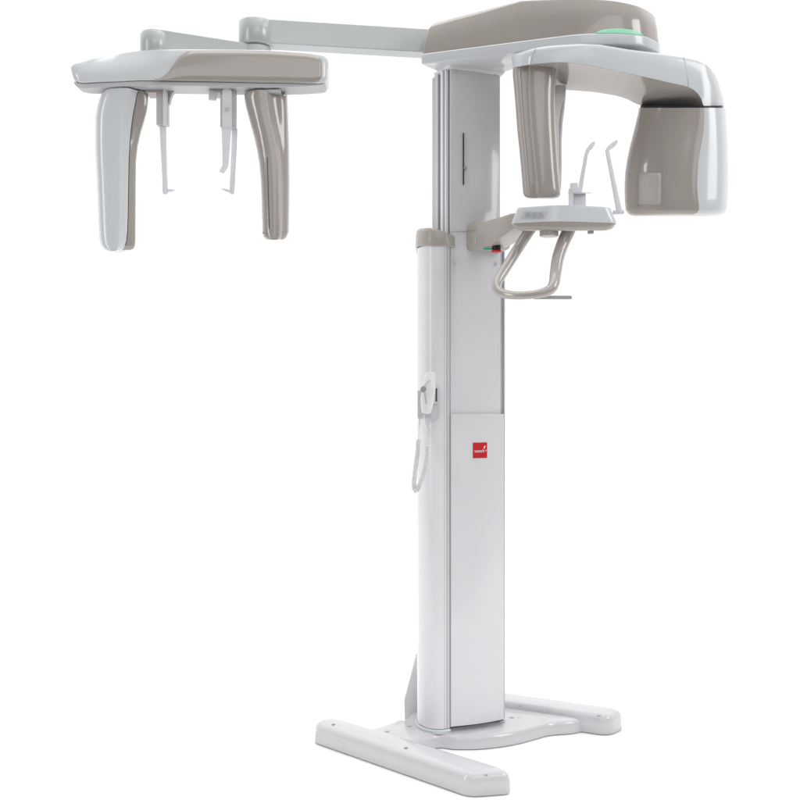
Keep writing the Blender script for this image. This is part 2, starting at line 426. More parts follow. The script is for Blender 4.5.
# arc-length helix
acc = 0; u = Vector((1, 0, 0))
for i, p in enumerate(path):
    t = (path[min(i + 1, len(path) - 1)] - path[max(i - 1, 0)]).normalized()
    if i: acc += (p - path[i - 1]).length
    u = (u - t * u.dot(t)).normalized(); v = t.cross(u)
    ph = acc / 0.0044 * 2 * math.pi
    hel.append((p, u.copy(), v, acc))
pts = []; tot = hel[-1][3]; turns = tot / 0.0054; NN = int(turns * 10); j = 0
for k in range(NN):
    s = k / NN * tot
    while j < len(hel) - 2 and hel[j + 1][3] < s: j += 1
    a, b = hel[j], hel[j + 1]; t = (s - a[3]) / max(1e-9, b[3] - a[3]); pp = a[0].lerp(b[0], t); uu = a[1].lerp(b[1], t); vv = a[2].lerp(b[2], t)
    ph = s / 0.0044 * 2 * math.pi
    pts.append(pp + (uu * math.cos(ph) + vv * math.sin(ph)) * .0056)
tube(pts, .0021, 6, cord)
CORD = mat('cord_plastic', (0.74, 0.74, 0.75), 0.4)
fin('coiled_cord', cord, CORD, hs, smooth=80)
# tail of the cord back up to the column
tl = spline([P(418.3, 440, 3.087), P(419.2, 425, 3.122), P(420, 408, 3.147), P(421.5, 398, 3.152)], 8)
fin('cord_tail', tube(tl, .002, 8), CORD, hs)

# --- top housing
pA = Vector((.0620, 3.125)); pB = Vector((.478, 2.964)); pC = Vector((.775, 3.02))
plan = [(pA.x, pA.y), (.44, 2.978), (.52, 2.950), (.62, 2.945), (.70, 2.962), (.765, 3.03), (.775, 3.12), (.72, 3.20), (.60, 3.23), (.45, 3.19), (.365, 3.155), (.31, 3.22), (.13, 3.215), (.088, 3.16)]
rads = [.008, .10, .08, .08, .06, .03, .05, .06, .06, .05, .03, .03, .03, .01]
PLN = roundpoly([Vector((x, y, 0)) for x, y in plan], rads, 7)
CT = Vector((.44, 3.08, 0))
def scl(z, s, cx=CT): return [cx + (p - cx) * s + Z * z for p in PLN]
PLV = [Vector((x, y, 0)) for x, y in plan]
def insr(z, ins): return [p + Z * z for p in roundpoly(insetpoly(PLV, ins), rads, 7)]
zp0, zp1 = 2.064, 2.096
# plate: flat lip, with a chamfered underside towards the column
plt = fin('top_plate', loft([insr(zp0, .004), insr(zp0 + .002, .001), insr(zp0 + .005, .0), insr(zp1 - .004, .0), insr(zp1 - .0005, .003)]), SHELL, M, smooth=40)
fin('top_bracket', loft([roundpoly([K(-.006 - g_, -.006 - g_, z), K(.182 + g_, -.010 - g_, z), K(.182 + g_, .10, z), K(-.006 - g_, .10, z)], .010) for z, g_ in ((zp0 - .009, -.003), (zp0 - .006, .000), (zp0 + .002, .005))]), PANEL, M, smooth=50)
# cap: domed beige cover; the height is a function of plan position
def hgt(p, k):
    # roofline seen from the photo: low at the left, highest in the middle, falling to the right
    x = p.x
    return tab(((.05, .052), (.10, .085), (.17, .103), (.25, .118), (.33, .128), (.42, .134), (.50, .130), (.58, .120), (.66, .101), (.73, .083), (.78, .072)), x)
def capr(f, ins):
    base = insr(0, ins); out = []
    for p0, p in zip(PLN, base):
        lean = 0.0
        q = Vector((p.x, p.y, 0))
        out.append(q + Z * (zp1 + hgt(p0, 0) * f))
    return out
def capr2(f, ins):
    base = insr(0, ins)
    return [Vector((p.x, p.y, zp1 + stab(HT, p.x) * f)) for p in base]
HT = ((.05, .068), (.08, .083), (.115, .110), (.163, .1255), (.237, .1360), (.33, .1370), (.42, .1275), (.52, .1185), (.60, .108), (.68, .097), (.745, .090), (.78, .085))
def caps(f, k):
    out = []
    for p in insr(0, .027):
        q = CT + (p - CT) * k; out.append(Vector((q.x, q.y, zp1 + lerp(stab(HT, p.x), .10, (1 - k)) * f)))
    return out
th = fin('top_cover', loft([capr2(.0, .003), capr2(.02, .003), capr2(.45, .007), capr2(.86, .013), capr2(.90, .0155), capr2(.925, .022), caps(.955, .88), caps(.985, .68), caps(.995, .45), caps(1.0, .15)]), BEIGE, M, smooth=28)
# indicator lamp: thin lens in the nose
gl = []
def nose_pt(px, z, off):
    # point on plan edge seen at px
    best = None
    n = len(PLN)
    for i in range(n):
        a, b = PLN[i], PLN[(i + 1) % n]
        if a.y > 3.10: continue
        fa = a.x / a.y * F + 400 - px; fb = b.x / b.y * F + 400 - px
        if fa * fb <= 0 and fa != fb:
            t = fa / (fa - fb); p = a.lerp(b, t); tt = (b - a).normalized(); nn = Vector((tt.y, -tt.x, 0)); best = p + nn * off + Z * z
    return best
lens = bmesh.new(); rings = []
N = 24
for i in range(N + 1):
    px = lerp(596, 643.5, i / N); hh = .0140 * (max(0.02, 1 - (2 * i / N - 1) ** 2)) ** .55
    a = nose_pt(px, zp1 - .0005, -.0085); b = nose_pt(px, zp1 - .0005, .0003 - .001)
    c = nose_pt(px, zp1 - .0005 + hh * .6, -.0008); d = nose_pt(px, zp1 - .0005 + hh, -.0030); e = nose_pt(px, zp1 + hh, -.012)
    rings.append([a, b, c, d, e])
loft(rings, lens)
fin('indicator_lamp', lens, GREEN, M, smooth=60)

# --- rotating arm
TOP = ((505, 53), (513, 52.6), (519, 51.5), (535, 46.5), (545, 44.8), (557, 43.6), (580, 42.2), (600, 43), (630, 48), (661, 52), (684, 55.3), (699.5, 58.7), (708, 64), (715, 74), (720, 86), (723, 98), (724, 104))
WB = ((505, 68), (513, 67.5), (530, 64.3), (555, 62.2), (565, 62), (582, 64), (600, 67.3), (627, 73), (650, 78), (672, 83), (685, 85.8), (693, 89), (698, 93.5), (701.5, 99), (703.5, 105.5), (705, 106), (724, 106))
FD = ((513, 2.995), (517, 2.962), (524, 2.938), (535, 2.918), (557, 2.905), (580, 2.905), (600, 2.915), (661, 2.955), (704, 2.985), (712, 2.995), (718, 3.01), (722, 3.03), (724, 3.05))
BB = ((513, 69), (530, 72), (545, 82), (560, 89), (567, 90), (594, 92), (616, 95.6), (628, 99.3), (634, 102), (640, 105.4), (724, 106))
BD = 3.12
cols = [513, 514.5, 517, 520, 524, 529, 535, 541, 547, 553, 560, 570, 580, 590, 600, 610, 620, 630, 640, 650, 660, 670, 678, 685, 690, 694, 698, 701, 703.6, 707, 711, 715, 718, 721, 723, 724]
def seamz(px): return zat(106.2, tab(((638, 3.11), (704, 2.985), (724, 3.03)), px)) 
W_, Bg_ = [], []
rings = []
for px in cols:
    fd = tab(FD, px); x = xat(px, fd)
    zt = zat(tab(TOP, px), fd); zw = zat(tab(WB, px), fd)
    pxb = 400 + (px - 400) * fd / BD; zbk = zat(tab(BB, pxb), BD)
    if px > 704: zbk = zw = seamz(px)
    if px <= 704:
        k_ = max(0, min(1, (px - 640) / 50)); zbk = lerp(zbk, seamz(px), k_ * k_ * (3 - 2 * k_))
    fr = Vector((x, fd, 0)); t = fr.y
    bk = BD + (.0 if px < 700 else -.03 * (px - 700) / 24) - (.09 * max(0, (540 - px) / 27))
    q_ = 1 if px < 700 else max(.2, 1 - (px - 700) / 14)
    r = .010
    # front goes down from top; beige goes from white edge back
    shell = [Vector((x, bk, zt - .004 * q_)), Vector((x, min(fd + .05, bk - .01), zt - .001 * q_)), Vector((x, fd + .02, zt)), Vector((x, fd + .008, zt - .0015 * q_)), Vector((x, fd + .002, zt - .006 * q_)), Vector((x, fd, zt - .014 * q_)), Vector((x, fd - .001, lerp(zt, zw, .5))), Vector((x, fd, lerp(zt, zw, .8))), Vector((x, fd + .001, zw))]
    s = []
    for k in range(1, 9):
        tt = k / 8; y = lerp(fd + .001, bk, tt); 
        dz = 0
        kk = max(0, min(1, (px - 590) / 80)); e = lerp(tt * tt * (3 - 2 * tt), 1 - (1 - tt) ** 2.2, kk)
        s.append(Vector((x, y, lerp(zw, zbk, e) - dz)))
    rings.append((shell, s))
# left end cap slope: pull the last rings
bmw = bmesh.new(); loft([r[0] for r in rings], bmw, closed=False)
# right end closing surface for shell
e_ = rings[-1]; l_ = rings[0]
def capend(bm, ring):
    vs = [bm.verts.new(p) for p in ring]; bm.faces.new(vs)
capend(bmw, e_[0]); 
capend(bmw, [Vector(p) for p in l_[0]] )
fin('arm_shell', bmw, SHELL, M, smooth=50, solid=.0) 
bmg = bmesh.new()
loft([[r[0][-1] + Vector((0, .0012, 0))] + r[1] + [Vector((r[1][-1].x, r[1][-1].y, r[0][0].z - .003))] for r in rings], bmg, closed=False)
capend(bmg, [l_[0][-1]] + l_[1] + [Vector((l_[1][-1].x, l_[1][-1].y, l_[0][0].z - .003))])
arm = fin('arm_underside', bmg, BEIGE, M, smooth=50)
# seam lines on the shell
def shellpt(px, f):
    fd = tab(FD, px); zt = zat(tab(TOP, px), fd); zw = zat(tab(WB, px), fd)
    return Vector((xat(px, fd), fd - .0006, lerp(zt - .004, zw, f)))
fin('shell_seam', tube([shellpt(lerp(535.5, 530, i / 10), i / 10) for i in range(11)], .0007, 5), RAILD, M)
fin('shell_seam', tube([shellpt(lerp(684, 689, i / 10), i / 10) for i in range(11)], .0006, 5), GREYP, M)
# pivot drum between plate and arm
bm = bmesh.new(); cyl((.53, 3.10, 2.05), Z, .11, .05, 48, bm); fin('pivot_drum', bm, BLACK, M)

# receptor housing: plan rings from pixel tables
def hring(py, L, Cn, R, ins=0.0, zc=None):
    dl, dc, dr_ = 3.10, 2.975, 3.045
    ctrl = [(Cn, 2.975), (lerp(Cn, R, .5), 2.985), (lerp(Cn, R, .85), 3.006), (R, 3.045), (R - 1.5, 3.085), (R - 12, 3.125), (lerp(Cn, R, -.4), 3.135),
            (lerp(L, Cn, .55), 3.140), (lerp(L, Cn, .25), 3.140), (lerp(L, Cn, .05) , 3.130), (L, 3.104), (lerp(L, Cn, .02), 3.078), (lerp(L, Cn, .13), 3.052), (lerp(L, Cn, .35), 3.020), (lerp(L, Cn, .6), 2.998), (lerp(L, Cn, .85), 2.982)]
    z = zat(py, 2.975) if zc is None else zc
    cen = Vector((.80, 3.06, 0)); out = []
    for px, d in ctrl:
        v = Vector((xat(px, d), d, 0))
        if ins: 
            dv = (v - cen); v = cen + dv * (1 - ins / dv.length)
        out.append(Vector((v.x, v.y, z)))
    return out
LV = ((107.8, 639, 704.2, 725.6), (112, 638.3, 704.4, 726.2), (120, 636.2, 704.3, 726.9), (131, 633, 703.6, 727.3), (142, 629.6, 701.8, 727.9), (153, 627, 699.8, 728.2), (164, 625.2, 698.2, 728.3), (175, 624.6, 697.4, 728.3), (187, 624.6, 697.2, 728.1), (198, 625, 698, 727.6), (206, 625.6, 699, 727))
rings = [hring(*l) for l in LV]
zb_ = rings[-1][0].z
for k, (dz, ins) in enumerate(((.010, .002), (.016, .006), (.021, .013), (.024, .024))):
    rings.append(hring(0, 626, 699.5, 726.6, ins, zb_ - dz))
bot = rings[-1]; cen = sum(bot, Vector()) / len(bot)
for r, k_ in zip(rings, (1, .97, .85, .65, .4, .2, .08)):
    for p in r: p.z += k_ * (zat(107.8, p.y) - zat(107.8, 2.975))
# smooth each ring with closed spline
SR = [spline(r, 4, closed=True) for r in rings]
for r, k_ in zip(SR[-7:], (.15, .4, .7, 1, 1, 1, 1)):
    for p in r: p.z += (p.y - 2.975) * .13 * k_
n = len(SR[0]); ci = 0; ri = 4 * 6
bmw = bmesh.new(); loft([r[:ri + 1] for r in SR], bmw, closed=False); 
bmg = bmesh.new(); loft([r[ri:] + [r[0]] for r in SR], bmg, closed=False)
bmg.faces.new([bmg.verts.new(p) for p in SR[-1]])
bmg.faces.new([bmg.verts.new(p) for p in SR[0]])
hous = fin('receptor_housing', bmg, BEIGE, M, smooth=50)
fin('housing_shell', bmw, SHELL, M, smooth=50)
# dark gap core
bm = loft([[cenp for cenp in [Vector((.80, 3.06, 0)) + (Vector((p.x, p.y, 0)) - Vector((.80, 3.06, 0))) * .95 + Z * (p.z - .004) for p in SR[0]]],
           [Vector((.80, 3.06, 0)) + (Vector((p.x, p.y, 0)) - Vector((.80, 3.06, 0))) * .95 + Z * (p.z + .007) for p in SR[0]]])
fin('joint_gap', bm, BLACK, M)
# receptor window on the beige face
def hface(px, py, off):
    # point on housing surface seen at px,py
    best = None
    for a_, b_ in zip(SR, SR[1:]):
        for i in range(ri, n):
            q = [a_[i], a_[(i + 1) % n], b_[(i + 1) % n], b_[i]]
            from mathutils.geometry import intersect_ray_tri
            o = Vector((0, 0, CH)); dr = Vector(((px - 400) / F, 1, (400 - py) / F))
            for tri in ((q[0], q[1], q[2]), (q[0], q[2], q[3])):
                h = intersect_ray_tri(tri[0], tri[1], tri[2], dr, o, True)
                if h is not None and (best is None or h.y < best[0].y):
                    nn = (tri[1] - tri[0]).cross(tri[2] - tri[0]).normalized()
                    if nn.y > 0: nn = -nn
                    best = (h, nn)
    return best[0] + best[1] * off if best else P(px, py, 3.03)
def patch(x0, x1, y0, y1, off, nx=8, ny=8, skew=0, depth=.004):
    bm = bmesh.new(); G = []
    for j in range(ny + 1):
        G.append([bm.verts.new(hface(lerp(x0, x1, i / nx) + skew * (j / ny), lerp(y0, y1, j / ny), off)) for i in range(nx + 1)])
    for j in range(ny):
        for i in range(nx): bm.faces.new((G[j][i], G[j][i + 1], G[j + 1][i + 1], G[j + 1][i]))
    return bm
fin('window_shadow_rim', patch(638.0, 661.0, 172.3, 205.1, 0.0004), RAILD, hous, solid=-.0012)  # dark rim behind the window, paints its thin shadow line
fin('receptor_window', patch(638.4, 660.6, 172.8, 204.6, .0012, skew=0), WINDOW, hous, solid=-.0012)
# small recess under arm near housing
rc = P(652, 101.5, 3.04)

# tube head (left leg)
def lring(py, L, R, ridge, d0=2.957, d1=3.07, zc=None, ins=0):
    w = R - L
    ctrl = [(L, d0 + .055), (L + w * .04, d0 + .025), (L + w * .16, d0 + .008), (L + w * ridge - 1.2, d0 + .006), (L + w * ridge + .2, d0 + .001), (L + w * ridge + 2.0, d0 - .004), (L + w * .6, d0 - .008), (L + w * .85, d0 - .002), (L + w * .97, d0 + .012), (R, d0 + .035),
            (R - 1.5, d1 - .015), (R - 6, d1), (L + w * .3, d1), (L + 3, d1 - .02)]
    z = zat(py, 2.95) if zc is None else zc
    cen = Vector((xat(L + w / 2, 3.0), 3.0, 0)); out = []
    for px, d in ctrl:
        v = Vector((xat(px, d), d, 0)); dv = v - cen
        if ins: v = cen + dv * (1 - ins / dv.length)
        out.append(Vector((v.x, v.y, z)))
    return spline(out, 4, closed=True)
LL = ((63.5, 512.7, 559, .36), (70, 512.8, 557, .36), (80, 513.8, 555.8, .35), (90, 514.6, 555, .345), (105, 515.8, 555, .34), (125, 517.2, 555.6, .345), (145, 519.2, 556.8, .35), (165, 521, 558, .36), (180, 522.2, 559.4, .36), (192, 523, 560.6, .36))
rings = [lring(*l) for l in LL]
zb_ = rings[-1][0].z
for dz, ins in ((.006, .001), (.011, .004), (.0145, .009), (.0165, .016)):
    rings.append([p for p in lring(0, 523.3, 560.8, .36, zc=zb_ - dz, ins=ins)])
for r, k_ in zip(rings[-6:], (.3, .8, 1, 1, 1, 1)):
    for p in r: p.z += k_ * (p.y - 2.957) * .17
head = fin('tube_head', loft(rings), BEIGE, M, smooth=50)
# its rear shell, white inside with a beige rim
def rr2(py, L, R):
    z = zat(py, 3.06)
    return [Vector((xat(L, 3.055), 3.055, z)), Vector((xat(R - 1.5, 3.055), 3.055, z)), Vector((xat(R, 3.065), 3.065, z)), Vector((xat(R, 3.10), 3.10, z)), Vector((xat(L, 3.11), 3.11, z))]
fin('rear_cover', loft([rr2(*q) for q in ((86, 545, 566), (94, 545, 565.6), (105, 545, 564.6), (120, 545, 562.7), (140, 545, 561.6), (165, 545, 561.8), (187, 548, 561), (190, 550, 559.5))]), BEIGE2, M, smooth=45)
fin('cover_liner', loft([[P(L, y, 3.050), P(R, y, 3.050), P(R, y, 3.0565), P(L, y, 3.0565)] for y, L, R in ((85, 548, 565.8), (92, 548, 565.2), (100, 548, 563.4), (110, 548, 560.6), (125, 548, 558.8), (150, 548, 559.2), (186, 552, 560.0))]), WHITE, M, smooth=45)

# --- chin rest assembly
# carriage bracket on the column
def barseg(pts):    # lofted arm from the column to the table
    rings = []
    for (px, pt, pb, d, w, r) in pts:
        zt, zb2 = zat(pt, d), zat(pb, d); c = Vector((xat(px, d), d, (zt + zb2) / 2))
        rings.append((c, (zt - zb2) / 2, w, r))
    out = []
    for i, (c, h, w, r) in enumerate(rings):
        a = rings[max(i - 1, 0)][0]; b = rings[min(i + 1, len(rings) - 1)][0]
        t = b - a; t.z = 0; t.normalize(); s = Vector((-t.y, t.x, 0))
        out.append(roundpoly([c - s * w - Z * h, c + s * w - Z * h, c + s * w + Z * h, c - s * w + Z * h], r, 5))
    return out
# collar plate against the column then the arm
def kz(a, b, py, px=None):
    p = K(a, b); return zat(py, p.y)
ca = [(K(.052, -.003), 224.0, 248.0), (K(.050, -.010), 222.2, 249.6), (K(.052, -.03), 222.0, 250.0), (K(.06, -.06), 222, 250)]
def crs(a0, a1, b, zt, zb_, r): return roundpoly([K(a0, b, zb_), K(a1, b, zb_), K(a1, b, zt), K(a0, b, zt)], r, 5)
z1, z0 = 1.588, 1.505
cb = fin('chin_rest_bracket', loft([crs(.058, .175, .0, 1.584, 1.508, .016), crs(.054, .178, -.006, z1, z0, .016), crs(.054, .180, -.02, z1, z0, .018), crs(.058, .182, -.036, z1, z0 + .001, .02), crs(.066, .182, -.050, z1 - .002, z0 + .004, .02), crs(.078, .180, -.058, z1 - .008, z0 + .012, .02)]), BEIGE2, M, smooth=45)
a0 = K(.12, -.035)
arm_pts = [(487, 222.5, 248, 3.13, .040, .012), (497, 222, 247, 3.09, .042, .012), (507, 219, 241, 3.05, .042, .012), (520, 214.8, 231, 2.975, .042, .010), (540, 212.5, 224, 2.95, .04, .006)]
fin('support_arm', loft(barseg(arm_pts)), BEIGE2, M, smooth=45)
# seam line round bracket and up the arm
fin('bracket_seam', tube([K(.0515, -.012, zat(231.7, 3.16)), K(.0575, -.0375, zat(231.8, 3.15)), K(.070, -.0555, zat(231.8, 3.13)), P(488, 231.6, 3.085), P(495, 230.6, 3.05), P(511.5, 223.6, 2.985)], .0009, 6), RAILD, M)
# emergency button
eb = P(496.3, 247.5, 3.085)
bm = bmesh.new(); cyl(eb - Z * 0.0, Z, .0135, .013, 28, bm)
ebo = fin('emergency_stop_button', bm, BLACK, M, bevel=.001)
bm = bmesh.new(); cyl(P(496.5, 251.3, 3.085), Z, .0150, .0065, 28, bm); fin('button_cap', bm, RED, ebo, bevel=.002)
fin('status_light', box(P(487.5, 249.0, 3.10), .026, .012, .005), GREEN2, M, bevel=.002)

# patient table
def tring(pts, z): return [Vector((p[0], p[1], z)) for p in pts]
tz0 = zat(221.5, 2.86); tz1 = zat(206.5, 2.88)
def tp(px, d): return (xat(px, d), d)
def tabring(z, off):
    q = [tp(511.2 + off, 2.892), tp(550 + off * .3, 2.862), tp(566, 2.860), tp(617.2 - off, 2.888), tp(614 - off, 2.96), tp(560, 2.985), tp(516 + off, 2.965)]
    return roundpoly([Vector((x, y, z)) for x, y in q], [.012, .03, .03, .022, .06, .05, .03], 6)
tb = fin('patient_table', loft([tabring(tz0, 0), tabring(tz0 + .003, -.3), tabring(tz1 - .004, 5.2), tabring(tz1 - .001, 6.0), tabring(tz1, 7.5)]), SHELL, M, smooth=40)
def tabring2(z, s):
    c = Vector((.47, 2.93, 0)); base = tabring(0, 0.4)
    return [c + (p - c) * s + Z * (z + (p.y - 2.86) * .15 * (1 if s < .99 else 0)) for p in base]
fin('table_underside', loft([tabring2(tz0 - .0005, .995), tabring2(tz0 - .010, .982), tabring2(tz0 - .019, .93), tabring2(tz0 - .024, .82)]), BEIGE, M, smooth=50)
# button panel on the face towards the column
from mathutils.geometry import intersect_ray_tri
def rayhit(RG, px, py, off):
    best = None; dr = Vector(((px - 400) / F, 1, (400 - py) / F)); o = Vector((0, 0, CH))
    for a_, b_ in zip(RG, RG[1:]):
        m_ = len(a_)
        for i in range(m_):
            q = [a_[i], a_[(i + 1) % m_], b_[(i + 1) % m_], b_[i]]
            for tri in ((q[0], q[1], q[2]), (q[0], q[2], q[3])):
                h = intersect_ray_tri(tri[0], tri[1], tri[2], dr, o, True)
                if h is not None and (best is None or h.y < best[0].y):
                    nn = (tri[1] - tri[0]).cross(tri[2] - tri[0]).normalized()
                    if nn.y > 0: nn = -nn
                    best = (h, nn)
    return best[0] + best[1] * off, best[1]
TR = [tabring(tz0 + .003, -.3), tabring(tz1 - .004, 5.2)]
def lface(px, py, off): return rayhit(TR, px, py, off)
N3 = lface(533, 214.5, 0)[1]
q = [lface(x, y, .0002)[0] for x, y in ((521, 218.6), (544.5, 218.4), (547.3, 211.4), (524, 211.2))]
bp = fin('button_panel', prism(q, N3 * .0015), GREYP, tb, bevel=.0005)
for px in (527.8, 534.2, 540.8):
    c_ = lface(px, 214.9, .0021)[0]; bm = bmesh.new(); cyl(c_, N3, .0078, .0014, 24, bm); kn = fin('push_button', bm, RAIL, bp, bevel=.0004)
    bm = bmesh.new(); uu = N3.cross(Z).normalized(); vv = N3.cross(uu)
    rp = [c_ + N3 * .001 + (uu * math.cos(t) + vv * math.sin(t)) * .0062 for t in [2 * math.pi * k / 24 for k in range(25)]]
    tube(rp, .0006, 5, bm)
    tube([c_ + N3 * .001 + uu * .002 - vv * .002, c_ + N3 * .001 - uu * .002 + vv * .0025], .0007, 5, bm)
    tube([c_ + N3 * .001 - uu * .002 - vv * .001, c_ + N3 * .001 + uu * .002 - vv * .001], .0006, 5, bm)
    fin('button_marking', bm, RAILD, bp)
# knob below
bm = bmesh.new(); kc = P(549, 233.4, 2.90)
rings = []
for z, r in ((-.009, .0235), (-.007, .0262), (.006, .0262), (.009, .0235)):
    rings.append([kc + Z * z + Vector((math.cos(2 * math.pi * k / 72), math.sin(2 * math.pi * k / 72), 0)) * (r - (.0014 if k % 3 == 0 else 0)) for k in range(72)])
loft(rings, bm); kn = fin('adjustment_knob', bm, BEIGE2, M, smooth=30)
bm = bmesh.new(); cyl(P(550, 229.5, 2.90), Z, .009, .016, 20, bm); fin('knob_shaft', bm, BLACK, kn)
bm = bmesh.new(); cyl(P(590.7, 230.4, 2.90), Z, .0088, .020, 24, bm); fin('locking_peg', bm, BEIGE2, M, bevel=.002)
# hand grip loop
hp_ = [P(532, 227, 2.96), P(526, 236, 2.96), P(517, 250, 2.97), P(507, 266, 2.95), P(499, 279, 2.93), P(496.6, 286.5, 2.915), P(500, 292.0, 2.90), P(509, 294.8, 2.88), P(522, 295.4, 2.86), P(538, 293.8, 2.85), P(549.5, 290, 2.85), P(554, 283.5, 2.86), P(555.6, 273, 2.88), P(558, 258, 2.90), P(563, 243, 2.92), P(569, 230, 2.92), P(571, 225, 2.92)]
hs_ = spline(hp_, 6); nn_ = len(hs_)
rad = [lerp(.0150, .0128, i / 30) if i < 30 else (.0118 if i < 42 else (.0105 if i < 56 else lerp(.0125, .0172, min(1, (i - 56) / 30)))) for i in range(nn_)]
# smooth radii
for _ in range(6): rad = [rad[0]] + [(rad[i - 1] + rad[i] + rad[i + 1]) / 3 for i in range(1, nn_ - 1)] + [rad[-1]]
rad = [r * 1.08 for r in rad]
fin('hand_grip', tube(hs_, rad, 20), TUBE, M, smooth=70)
fin('grip_bar', tube([P(534, 297.4, 2.87), P(571, 297.5, 2.93)], 0.0054, 12), RAILD, M, bevel=.001)

# bite block holder
ht = tz1
hb = fin('bite_block_holder', prism(rring((xat(579, 2.93), 2.93, ht - .001), X, Y, .0175, .015, .004), (0, 0, .048)), FROST, M)
fin('flange', prism(roundpoly([P(566.5, 193.4, 2.93) , P(572, 193.4, 2.90), P(586, 193.4, 2.90), P(592.3, 193.4, 2.93), P(586, 193.4, 2.96), P(572, 193.4, 2.96)], .02), (0, 0, .003)), FROST, hb)
fin('bite_block', prism(rring(P(574, 193, 2.92), X, Y, .0105, .009, .004), (0, 0, .028)), CLEAR, hb, bevel=.003)
fin('chin_post', prism(rring(P(571, 207, 2.905), X, Y, .0065, .006, .003), (0, 0, .052)), CLEAR, hb, bevel=.002)
# temple supports
def strip(pts, th, m, name, parent=M, label=None):
    rings = []
    for px, py, d, wpx in pts:
        c = P(px, py, d); w = wpx * d / F / 2
        rings.append((c, w))
    out = []
    for i, (c, w) in enumerate(rings):
        t = (rings[min(i + 1, len(rings) - 1)][0] - rings[max(i - 1, 0)][0]).normalized()
        s = t.cross(Y).normalized()
        out.append(roundpoly([c - s * w - Y * th / 2, c + s * w - Y * th / 2, c + s * w + Y * th / 2, c - s * w + Y * th / 2], min(w, th) * .5, 3))
    return fin(name, loft(out), m, parent, smooth=40, label=label)
strip([(579.6, 192, 2.95, 4.6), (580.6, 187, 2.95, 4.2), (583.4, 170, 2.95, 3.6), (586.2, 154.5, 2.95, 3.4), (587.6, 150.6, 2.95, 3.6), (590, 147.8, 2.95, 4.3), (592.7, 144.4, 2.95, 4.2), (594.3, 141.8, 2.95, 1.2)], .008, CLEAR, 'temple_support')
t2 = strip([(619.6, 212.5, 2.92, 6), (617, 200, 2.92, 5.4), (613, 180, 2.92, 4.6), (609, 160, 2.92, 4.0), (607.2, 150.8, 2.92, 4.0), (608.8, 148.2, 2.92, 4.4), (612.5, 145.4, 2.92, 4.8), (615.5, 142.5, 2.92, 4.0), (617, 140.4, 2.92, 1.4)], .008, FROST, 'temple_support')
fin('support_foot', box(P(618.6, 212.3, 2.925), .031, .016, .0115), FROST, t2, bevel=.003)

# --- cephalometric arm
H1 = Vector((xat(256, 3.15), 3.15)); H2 = Vector((xat(154.5, 3.02), 3.02))
zu0, zu1 = 2.127, 2.200
e_in = Vector((.12, 3.243))
def linkarm(p, q, z0, z1, w, name):
    t = (q - p).normalized(); s = Vector((-t.y, t.x)) * w
    pts = [Vector((v.x, v.y, z0)) for v in (p - s, q - s, q + s, p + s)]
    return fin(name, prism(pts, (0, 0, z1 - z0)), ALU, M, bevel=.003)
up = linkarm(H1 + Vector((.02, 0)), e_in, zu0, zu1, .030, 'upper_link_arm')
lw_ = linkarm(H2 + Vector((.01, .0)), H1, zu0 - .075, zu0 - .004, .028, 'lower_link_arm')
bm = bmesh.new()
def drum(c, r, z0, z1, name, parent, m=ALU, ch=.003):
    n = 48; rings = [[Vector((c.x + math.cos(2 * math.pi * k / n) * q, c.y + math.sin(2 * math.pi * k / n) * q, z)) for k in range(n)] for z, q in ((z0, r - ch), (z0 + ch, r), (z1 - ch, r), (z1, r - ch))]
    return fin(name, loft(rings), m, parent, smooth=50)
dr1 = drum(H1, .0515, zu0 - .003, zu1 + .0, 'hinge_drum', M)
drum(H1, .034, zu1 - .001, zu1 + .005, 'hinge_cap', dr1)
drum(H1, .046, zu0 - .072, zu0 - .006, 'hinge_drum', M)
dr2 = drum(H2, .0405, 2.055, 2.117, 'hinge_drum', M)
drum(H2, .036, 2.1165, 2.120, 'hinge_cap', dr2)
lt = P(265.5, 25, 3.095); bm = bmesh.new(); cyl(lt, Y, .005, .004, 16, bm); fin('screw', bm, INK, dr1)

# ceph head body: sections along x
SL = .085
def fy(x): return 2.925 + SL * (x + .58)
CT_ = ((71, 67), (71.6, 65.2), (73, 63.4), (86, 58.9), (100, 56.2), (112.5, 54), (126, 51.6), (140, 49.8), (155, 48.8), (191, 48.6), (263, 49.2), (300, 51.5), (318, 53.6), (323.5, 54.8), (326.8, 57.5), (328.2, 61))
CB_ = ((71, 70.5), (72.5, 77), (74, 80.5), (78, 82.6), (83, 83.2), (100, 82.2), (120, 81.2), (140, 80.4), (155, 80.2), (263, 82.4), (300, 83), (318, 83.6), (323.5, 83), (326.8, 79.5), (328.2, 68))
FDO = ((71, .036), (72.5, .030), (76, .024), (81, .019), (100, .010), (120, .004), (150, .0), (319, .0), (323.5, .003), (326.8, .010), (328.2, .022))
TL = ((71, .0), (100, .045), (140, .035), (170, .006), (328, .004))   # how far the top leans back
cs = [71, 71.6, 72.5, 74, 76, 79, 83, 90, 100, 110, 120, 130, 140, 150, 160, 175, 191, 210, 235, 263, 285, 300, 311, 318, 321, 323.5, 325.5, 326.8, 327.7, 328.2]
rings = []; rt = []
